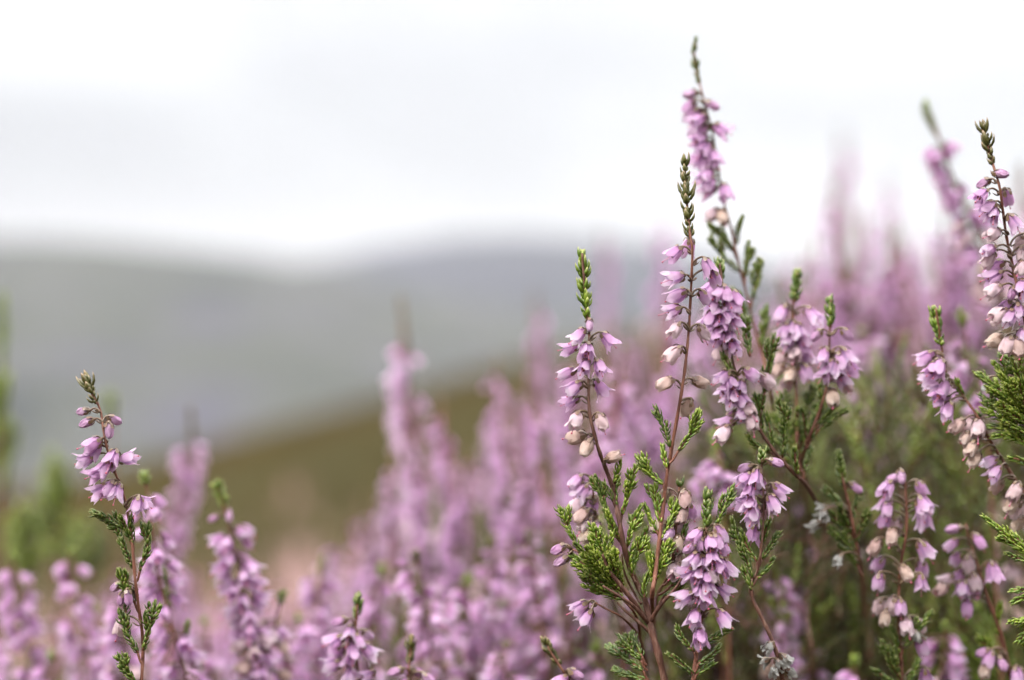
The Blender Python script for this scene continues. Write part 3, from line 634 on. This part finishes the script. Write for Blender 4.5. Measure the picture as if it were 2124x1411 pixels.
FARS = [(832, 618, .54, 'solitary blurred spike with the highest pink head left of centre', -.10, 1.45), (1110, 602, .70, 'faint blurred spike with grey tip left of the centre sprig', -.02, 1.2),
 (1252, 470, .88, 'ghostly faint spike left of the tall knotted sprig', 0, 1.1), (1384, 430, .85, 'ghostly faint spike directly left of the tall knotted sprig tip', .05, 1.2),
 (1748, 262, 1.1, 'faintest tall spike against the sky at the right, nearly dissolved', 0, 1.6), (1840, 345, .95, 'second faint tall spike against the sky at the right', 0, 1.5),
 (1648, 490, .85, 'faint spike rising behind the soft upright green tip', 0, 1.2), (1030, 745, .55, 'blurred dense upright pink column left of the centre sprig', -.02, 1.2),
 (915, 820, .52, 'blurred leaning pink column below the solitary spike', -.14, 1.1), (1095, 765, .6, 'blurred pale column beside the dense upright pink one', .05, 1.1), (815, 930, .52, 'blurred low spike under the solitary highest one', 0, .8), (860, 860, .6, 'blurred pale spike right under the solitary highest one', -.08, 1.0),
 (1730, 370, .75, 'hazy pink spike left of the two faint sky spikes', -.05, 1.3), (1790, 430, .7, 'hazy pink spike between the two faint sky spikes', 0, 1.2), (1900, 450, .75, 'hazy pink spike left of the leaning sky sprig', 0, 1.2),
 (750, 1030, .7, 'round hazy pink head at the edge of the bare olive slope', 0, 1.0)]

# ------------------------------------------------------------------ far sprigs: six patterns, copied
def spike_template(n):
    H = R.uniform(.034, .05); tipL = R.uniform(.005, .011); bend = R.uniform(-.004, .004)
    ctr = lambda z: Vector((bend * (z / .06) ** 2, 0, z))       # z measured down from the top (negative)
    sp = MB(); z = -tipL; 
    while z > -tipL - H:
        t = (-z - tipL) / H
        k = R.choice('b' if t < .08 else 'bho' if t < .2 else 'oooh' if t < .75 else 'oopf' if t < .9 else 'ppfo')
        a = R.gauss(0, 1.1) + n; hor = Vector((math.cos(a), math.sin(a), 0))
        dr = (hor * R.uniform(.5, 1) + Vector((0, 0, -R.uniform(.3, .9)))).normalized()
        w = RAW[k][R.randrange(4)]
        mo = {'o': 0, 'h': 0, 'b': 0, 'f': 3, 'p': 3, 'd': 3}[k]
        sp.add(w, mframe(ctr(z) + hor * R.uniform(.8, 2.2) * MM, dr, None, R.uniform(0, 6.3)), mo)
        z -= R.uniform(.0009, .0018)
    tipb = MB(); leafy(tipb, [ctr(-tipL - .002), ctr(-tipL * .5), ctr(0)], 1.8 * MM, .45 * MM, .8 * MM, .55, 0, 1, 1)
    low = MB()
    for k in range(15):
        z = -tipL - H - k * .004 + R.uniform(-.002, .002); a = R.uniform(0, 6.3); L = R.uniform(.006, .016)
        hor = Vector((math.cos(a), math.sin(a), 0)); o = Vector((ctr(-tipL - H).x, 0, z))
        leafy(low, [o, o + hor * L * .35 + Vector((0, 0, L * .4)), o + hor * L * .5 + Vector((0, 0, L * .95))], 1.9 * MM, .5 * MM, 1.0 * MM, .55, 0, 1, 1)
    return (sp.mesh('flower_spike', ['pink', 'inner', 'calyx', 'cream' if n % 3 == 0 else 'blush', 'inner', 'calyx']), tipb.mesh('leafy_tip', ['leafb', 'stem']), low.mesh('lower_foliage', ['leaf' if n % 2 else 'leafd', 'stem']))
TPL = [spike_template(i) for i in range(8)]
st = MB(); tube(st, [Vector((0, 0, -i / 8.0)) for i in range(9)], lambda t: .0004 + .0006 * t, 0, 6); STEM = st.mesh('stem', ['stem'])
def far_sprig(px, py, Y, label, group, lean=None, s=1.0, extra=0):
    top = P(px, py, Y); lean = R.gauss(0, .15) if lean is None else lean
    gz = ground_z(top.x, Y); h = max(.08, top.z - gz + .01)
    base = Vector((top.x - lean * h * .6, Y, top.z - h))
    r = thing('heather_spray', base, label, 'heather', group)
    tp = R.choice(TPL)
    mt = Matrix.Translation(top - base) @ Matrix.Rotation(lean, 4, 'Y') @ Matrix.Rotation(R.uniform(0, 6.28), 4, 'Z') @ Matrix.Scale(s * R.uniform(.85, 1.15), 4)
    for nm, me in zip(('flower_spike', 'leafy_tip', 'lower_foliage'), tp): link(nm, me, r, mt)
    for k in range(extra):
        of = Vector((R.choice((-1, 1)) * R.uniform(.010, .032), R.uniform(-.02, .02), -R.uniform(.004, .045))); l2 = lean + R.gauss(0, .14)
        m2 = Matrix.Translation(top - base + of) @ Matrix.Rotation(l2, 4, 'Y') @ Matrix.Rotation(R.gauss(0, .15), 4, 'X') @ Matrix.Rotation(R.uniform(0, 6.28), 4, 'Z') @ Matrix.Scale(s * R.uniform(.75, 1.1), 4)
        tp = R.choice(TPL); link('flower_spike', tp[0], r, m2); link('leafy_tip', tp[1], r, m2)
        link('side_stem', STEM, r, Matrix.Translation(top - base + of) @ Matrix.Rotation(math.atan2(of.x, .14) * .9, 4, 'Y') @ Matrix.Diagonal((1, 1, .13, 1)))
    link('stem', STEM, r, Matrix.Translation(top - base) @ Matrix.Rotation(lean * .6, 4, 'Y') @ Matrix.Diagonal((1, 1, h, 1)))
    return r
def env(x):
    pts = [(-60, 1190), (100, 1190), (180, 1150), (280, 1080), (400, 1090), (480, 1130), (620, 1210), (730, 1060), (790, 980), (900, 850), (1000, 800), (1050, 800), (1150, 790), (1230, 640), (1310, 610), (1400, 560), (1500, 560), (1600, 560), (1680, 480), (1760, 420), (1850, 440), (1960, 430), (2050, 400), (2130, 330), (2300, 330)]
    for (a, b), (c, d) in zip(pts, pts[1:]):
        if a <= x <= c: return b + (d - b) * (x - a) / (c - a)
    return 600
for d in FARS: far_sprig(*d[:3], d[3], None, *d[4:])
REG = [(-999, 330, 'soft pink heather behind the slim sprig at the far left', 'blurred sprays low at the left'),
       (330, 700, 'out of focus pink heather low between the left sprigs and the bare brown slope', 'blurred sprays in the low hollow'),
       (700, 1180, 'blurred pink heather spike in the mass left of the tall centre sprig', 'blurred sprays left of centre'),
       (1180, 1660, 'blurred pink heather spike behind the sharp centre sprigs', 'blurred sprays behind the centre sprigs'),
       (1660, 3000, 'hazy pink heather spike in the mass at the right against the sky', 'blurred sprays at the right')]
cnt = 0
while cnt < 192:
    x = R.uniform(-60, 2250) if cnt % 3 else R.uniform(700, 2200) if cnt % 3 == 1 else R.choice((R.uniform(1560, 2250), R.uniform(-60, 900)))
    Y = R.choice((R.uniform(.44, .58), R.uniform(.5, .85)))
    y = env(x) + R.random() ** 1.2 * 560 + R.uniform(0, 30)
    if 1620 < x < 1840 and y > 900 and R.random() < .8: continue
    if 1230 < x < 1700 and y > 850 and R.random() < .35: continue
    if y > 1420: continue
    if x > 1650: Y = max(Y, .54)
    if x < 330 and y < 1420 and R.random() < .55: continue
    reg = [r for r in REG if r[0] <= x < r[1]][0]
    far_sprig(x, y, Y, reg[2], reg[3], s=1.1, extra=2); cnt += 1

for x, y in [(110, 1360), (255, 1200), (430, 1290), (610, 1370), (790, 1180), (870, 1150), (930, 1330), (960, 1200), (1060, 1340), (1120, 1240), (1085, 1110), (1010, 1120), (1240, 1340), (1600, 1180), (1680, 1330), (1760, 1370), (1950, 1300)]:
    Y = R.uniform(.385, .44); l = R.uniform(-40, 40); x += R.uniform(-14, 14)
    low = 'softly blurred pink sprig crowding the bottom edge left of the woody fork' if x < 1200 else 'softly blurred pink sprig low between the sharp stems right of the woody fork'
    sprig(low, 'crowding sprigs along the bottom ' + ('left' if x < 1200 else 'right'), Y, [(x, y), (x + l * .2, y + 50), (x + l * .6, y + 130), (x + l, y + 230), (x + l * 1.3, 1440 if y < 1200 else y + 300)], y + R.uniform(14, 34), '', '', lod=1,
          auto=(y + 24, min(1440, y + 235), R.uniform(6, 10), ['hb', 'oh', 'o', 'oo', 'op', 'of'], R.choice((0, 0, -1, 1))), r_top=.35, r_bot=.6, brown=R.random() < .5)

# ------------------------------------------------------------------ undergrowth and far ground cover (uncountable)
def np_mesh(name, builders, mats, places, mat_sel=None):
    V, F, MI, U, RR = [], [], [], [], []; off = 0
    pre = [(np.array(b.v), [tuple(f) for f in b.f], np.array(b.m), np.array(b.u), np.array(b.r)) for b in builders]
    for i, mtx, mo in places:
        v, f, mi, u, r = pre[i]; A = np.array(mtx)
        V.append(v @ A[:3, :3].T + A[:3, 3]); F += [tuple(k + off for k in q) for q in f]; MI.append(mi + mo); U.append(u)
        RR.append(np.clip(r * .6 + R.random() * .4, 0, 1)); off += len(v)
    me = bpy.data.meshes.new(name); me.from_pydata(np.concatenate(V).tolist(), [], F)
    for k in mats: me.materials.append(M[k])
    me.polygons.foreach_set('material_index', np.concatenate(MI)); me.polygons.foreach_set('use_smooth', [True] * len(F))
    for nm, d in (('u', U), ('r', RR)):
        a = me.attributes.new(nm, 'FLOAT', 'POINT'); a.data.foreach_set('value', np.concatenate(d))
    me.update(); return me
shb = []
for i in range(7):
    b = MB(); L = R.uniform(.014, .026); c = R.uniform(-.004, .004)
    leafy(b, [Vector((0, 0, 0)), Vector((c, 0, L * .5)), Vector((c * 2.2, c, L))], 1.9 * MM, .42 * MM, .85 * MM, .5, 0, 1, 1)
    for k in range(3):
        z = R.uniform(.2, .7) * L; a = R.uniform(0, 6.3); l = R.uniform(.004, .009)
        leafy(b, [Vector((0, 0, z)), Vector((math.cos(a) * l * .5, math.sin(a) * l * .5, z + l * .5)), Vector((math.cos(a) * l * .7, math.sin(a) * l * .7, z + l))], 1.7 * MM, .4 * MM, .9 * MM, .5, 0, 1, 1)
    shb.append(b)
for i in range(4):                                   # bare and dead twigs among the shoots
    b = MB(); L = R.uniform(.05, .09); p0 = [Vector((R.gauss(0, .004) * k, R.gauss(0, .004) * k, L * k / 4)) for k in range(5)]
    tube(b, smooth_path(p0, 3), lambda t: .0007 - .0004 * t, 0, 5)
    for k in (1, 2, 3, 3):
        a = R.uniform(0, 6.3); l = R.uniform(.012, .03); o = p0[k]
        tube(b, smooth_path([o, o + Vector((math.cos(a) * l * .5, math.sin(a) * l * .5, l * .5)), o + Vector((math.cos(a) * l * .7, math.sin(a) * l * .7, l * 1.1))], 3), lambda t: .0004 - .0002 * t, 0, 4)
    shb.append(b)
pl = []
while len(pl) < 2600:
    Y = R.uniform(.47, 1.25); x = R.uniform(-100, 2300)
    e = env(x) + 300 + (Y < .6) * 120
    y = e + R.random() ** 1.3 * (1750 - e)
    if 560 < x < 780 and Y > .7 and R.random() < .5: continue
    p = P(x, y, Y)
    if p.z < ground_z(p.x, p.y): continue
    d = Vector((R.gauss(0, .28), R.gauss(0, .28), 1))
    if 1980 < x and y > 1150 : d.x += .2
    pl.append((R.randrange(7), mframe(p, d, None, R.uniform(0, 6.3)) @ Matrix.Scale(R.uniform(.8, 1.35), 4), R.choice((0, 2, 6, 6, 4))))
    
while len(pl) < 3300:
    x = R.uniform(1230, 2250); Y = R.uniform(.40, .52)
    e = 900 if x > 1480 else 1180
    y = e + R.random() * 650
    if 1240 < x < 1480 and y < 1240: continue
    pl.append((R.randrange(7), mframe(P(x, y, Y), Vector((R.gauss(0, .35), R.gauss(0, .3), 1)), None, R.uniform(0, 6.3)) @ Matrix.Scale(R.uniform(.8, 1.3), 4), R.choice((0, 0, 2, 6, 6, 6) if x < 1750 else (0, 0, 0, 2, 6, 6))))
for i in range(46):
    x = R.uniform(1480, 2200); Y = R.uniform(.38, .5); y = R.uniform(1040, 1420)
    pl.append((7 + R.randrange(4), mframe(P(x, y, Y), Vector((R.gauss(0, .5), R.gauss(0, .4), 1)), None, R.uniform(0, 6.3)) @ Matrix.Scale(R.uniform(.28, .45), 4), 5))
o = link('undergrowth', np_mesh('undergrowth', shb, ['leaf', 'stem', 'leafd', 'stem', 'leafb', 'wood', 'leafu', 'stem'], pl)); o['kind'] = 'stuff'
o['label'] = 'green and olive leafy heather growth filling the gaps below the blossoms'
# coarse tufts from 1.3 m to 14 m
tb = []
for i in range(5):
    b = MB()
    for k in range(26):
        a = R.uniform(0, 6.3); r = R.uniform(0, .04); h = R.uniform(.05, .12)
        c = Vector((math.cos(a) * r, math.sin(a) * r, 0)); d = Vector((math.cos(a) * .3, math.sin(a) * .3, 1)).normalized()
        x, y, z = frame(d); m_ = 0 if k % 3 else 1
        ring = [b.vert(c + (x * math.cos(q) + y * math.sin(q)) * .006 + d * h * .55, .3, R.random()) for q in (0, 2.1, 4.2)]
        bb, tt = b.vert(c - d * .03, 0, .3), b.vert(c + d * h, 1, .6)
        for q in range(3):
            b.face(bb, ring[(q + 1) % 3], ring[q], m=m_); b.face(tt, ring[q], ring[(q + 1) % 3], m=m_)
    tb.append(b)
m, nt, nd, lk = mat('cover_olive'); r = attr(nt, 'r')
finish(nt, mix(nt, r, (.020, .019, .003), (.050, .037, .008)), 1.0, None, .02); M['cov'] = m
m, nt, nd, lk = mat('cover_pink'); r = attr(nt, 'r')
finish(nt, mix(nt, r, (.15, .085, .065), (.28, .17, .17)), 1.0, None, .02); M['covp'] = m
pl = []
while len(pl) < 5200:
    Y = 1.15 * (14 / 1.15) ** (R.random()); x = R.uniform(-.42, .42) * Y
    z = ground_z(x, Y); q = noise.noise(Vector((x * 1.3, Y * .8, 5)))
    pk = (q > .0 and Y < 2.2) or R.random() < .16 * (Y < 4)
    pl.append((R.randrange(5), Matrix.Translation((x, Y, z)) @ Matrix.Rotation(R.uniform(0, 6.3), 4, 'Z') @ Matrix.Scale(R.uniform(.8, 1.7), 4), 2 if pk else 0))
o = link('ground_cover', np_mesh('ground_cover', tb, ['cov', 'cov', 'covp', 'cov'], pl)); o['kind'] = 'stuff'
o['label'] = 'low brown and pink heather cover on the slope beyond the sprigs'

# ------------------------------------------------------------------ ground, hills
def ground_mat(name, a, b, c, s1, s2, bd):
    m, nt, nd, lk = mat(name); co = objco(nt)
    n1 = tex_noise(nt, co, s1, 6, .62); n2 = tex_noise(nt, co, s2, 4, .6)
    col = ramp(nt, n1, [(.35, a), (.52, b), (.68, c)])
    col = mix(nt, math_(nt, 'MULTIPLY', n2, .6), col, a)
    finish(nt, col, .9, bump(nt, n1, bd), 0, None, .02)
    M[name] = m
ground_mat('moor', (.013, .008, .001), (.030, .019, .0015), (.038, .023, .004), .35, 6, .05)
b = MB(); nr, na = 120, 160; rows = []
b.vert((0, 0, ground_z(0, 0)))
for i in range(nr):
    r = .06 * (4500 / .06) ** (i / (nr - 1)); row = []
    for k in range(na):
        a = k / na * 6.28318; x, y = r * math.sin(a), r * math.cos(a)
        row.append(b.vert((x, y, ground_z(x, y))))
    rows.append(row)
for k in range(na): b.face(0, rows[0][(k + 1) % na], rows[0][k])
for i in range(nr - 1):
    for k in range(na):
        b.face(rows[i][k], rows[i][(k + 1) % na], rows[i + 1][(k + 1) % na], rows[i + 1][k])
o = link('ground', b.mesh('ground', ['moor'])); o['kind'] = 'structure'; o['label'] = 'olive brown moorland slope falling away to the valley'
def hill(name, label, Y, sky, depth, matn, seed, zb=-75):
    b = MB(); nx, ny = 150, 40; rows = []
    X0, X1 = sky[0][0], sky[-1][0]
    def top(x):
        for (a, c), (d, e) in zip(sky, sky[1:]):
            if a <= x <= d:
                t = (x - a) / (d - a); t = t * t * (3 - 2 * t); return c + (e - c) * t
        return sky[-1][1]
    for j in range(ny):
        v = j / (ny - 1) * 2 - 1; yy = Y + v * depth; row = []
        for i in range(nx):
            px = X0 + (X1 - X0) * i / (nx - 1); x = (px - 1062) / FPX * Y
            H = (705.5 - top(px)) / FPX * Y - zb
            f = math.cos(v * math.pi / 2) ** 1.0 if v > 0 else (1 - abs(v) ** 1.35)
            z = zb + H * max(0, f) + noise.noise(Vector((x * .004, yy * .004, seed))) * 16 * (1 - f) * f * 2 + noise.noise(Vector((x * .02, yy * .02, seed))) * 2.5
            row.append(b.vert((x, yy, z)))
        rows.append(row)
    for j in range(ny - 1):
        for i in range(nx - 1): b.face(rows[j][i], rows[j][i + 1], rows[j + 1][i + 1], rows[j + 1][i])
    o = link(name, b.mesh(name, [matn])); o['kind'] = 'structure'; o['label'] = label
ground_mat('hill_near', (.010, .013, .014), (.050, .052, .040), (.044, .038, .062), .009, .03, 1)
ground_mat('hill_far', (.005, .007, .011), (.012, .015, .021), (.022, .022, .032), .003, .02, 1)
hill('hill', 'grey green hillside descending from the left in mist', 1400, [(-2600, 560), (-1500, 520), (-400, 486), (0, 492), (200, 498), (350, 512), (500, 530), (650, 548), (900, 610), (1200, 660), (1600, 720), (2400, 790), (4500, 850)], 650, 'hill_near', 3)
hill('hill', 'pale distant hill rising behind the centre in mist', 2300, [(-2500, 600), (0, 640), (500, 575), (700, 535), (820, 508), (950, 490), (1100, 486), (1300, 498), (1500, 530), (1700, 565), (2124, 630), (4500, 640)], 700, 'hill_far', 9)

# haze
hz = MB(); X, Y0, Y1, ZB, ZT = 4700, -4700, 4700, -95, 300
cs = [hz.vert(p) for p in ((-X, Y0, ZB), (X, Y0, ZB), (X, Y1, ZB), (-X, Y1, ZB), (-X, Y0, ZT), (X, Y0, ZT), (X, Y1, ZT), (-X, Y1, ZT))]
for f in ((0, 3, 2, 1), (4, 5, 6, 7), (0, 1, 5, 4), (1, 2, 6, 5), (2, 3, 7, 6), (3, 0, 4, 7)): hz.face(*f)
m, nt, nd, lk = mat('haze'); pv = N(nt, 'ShaderNodeVolumePrincipled'); out = N(nt, 'ShaderNodeOutputMaterial')
pv.inputs['Color'].default_value = (.95, .95, 1, 1); pv.inputs['Density'].default_value = HAZE
lk.new(pv.outputs[0], out.inputs['Volume']); M['haze'] = m
o = link('haze', hz.mesh('haze', ['haze'], False)); o['kind'] = 'stuff'; o['label'] = 'thin mist lying over the valley and hills'

# ------------------------------------------------------------------ sky, sun, camera
SUN_EL, SUN_AZ = math.radians(48), math.radians(-118)     # azimuth from +Y, towards the left and a little behind the camera
w = bpy.data.worlds.new('World'); S.world = w; w.use_nodes = True; nt = w.node_tree; nt.nodes.clear()
sky = N(nt, 'ShaderNodeTexSky', sky_type='NISHITA', sun_disc=False, sun_elevation=SUN_EL, sun_rotation=SUN_AZ)
co = N(nt, 'ShaderNodeTexCoord').outputs['Generated']
mp = N(nt, 'ShaderNodeMapping'); nt.links.new(co, mp.inputs[0]); mp.inputs['Scale'].default_value = (1.3, 1.3, 2.6); mp.inputs['Location'].default_value = (.35, 0, .1)
n1 = tex_noise(nt, mp.outputs[0], 2.6, 4, .5)
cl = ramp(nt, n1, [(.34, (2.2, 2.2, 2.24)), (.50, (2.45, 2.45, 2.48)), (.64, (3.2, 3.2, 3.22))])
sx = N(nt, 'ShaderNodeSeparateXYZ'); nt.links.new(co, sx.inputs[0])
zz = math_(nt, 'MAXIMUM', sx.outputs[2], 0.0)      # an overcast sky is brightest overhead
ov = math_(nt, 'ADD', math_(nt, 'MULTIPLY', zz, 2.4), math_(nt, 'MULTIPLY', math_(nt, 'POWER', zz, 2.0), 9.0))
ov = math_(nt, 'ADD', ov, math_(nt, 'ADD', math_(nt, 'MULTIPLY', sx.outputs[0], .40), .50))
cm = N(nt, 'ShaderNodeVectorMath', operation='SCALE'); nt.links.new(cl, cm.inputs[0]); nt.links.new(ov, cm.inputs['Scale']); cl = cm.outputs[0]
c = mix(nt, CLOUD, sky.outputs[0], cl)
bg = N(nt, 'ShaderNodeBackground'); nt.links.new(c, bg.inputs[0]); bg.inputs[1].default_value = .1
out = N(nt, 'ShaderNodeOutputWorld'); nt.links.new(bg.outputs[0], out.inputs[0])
sl = bpy.data.lights.new('sun', 'SUN'); sl.energy = 2.3; sl.angle = math.radians(10); sl.color = (1, .97, .93)
so = bpy.data.objects.new('sun', sl); COL.objects.link(so)
d = Vector((math.sin(SUN_AZ) * math.cos(SUN_EL), math.cos(SUN_AZ) * math.cos(SUN_EL), math.sin(SUN_EL)))
so.rotation_euler = (-d).to_track_quat('-Z', 'Y').to_euler(); so.location = (-1, -1, 2)
cam = bpy.data.cameras.new('camera'); co_ = bpy.data.objects.new('camera', cam); COL.objects.link(co_)
cam.sensor_width = 36; cam.lens = 60; cam.clip_start = .02; cam.clip_end = 20000
cam.dof.use_dof = True; cam.dof.focus_distance = D0; cam.dof.aperture_fstop = FSTOP; cam.dof.aperture_blades = 0
co_.location = (0, 0, CZ); co_.rotation_euler = (math.radians(90), 0, 0); S.camera = co_
S.view_settings.view_transform = 'Standard'; S.view_settings.look = 'None'; S.view_settings.exposure = 1.42; S.view_settings.gamma = 1
S.cycles.use_denoising = True; S.cycles.transparent_max_bounces = 8; S.cycles.max_bounces = 6; S.cycles.volume_bounces = 2
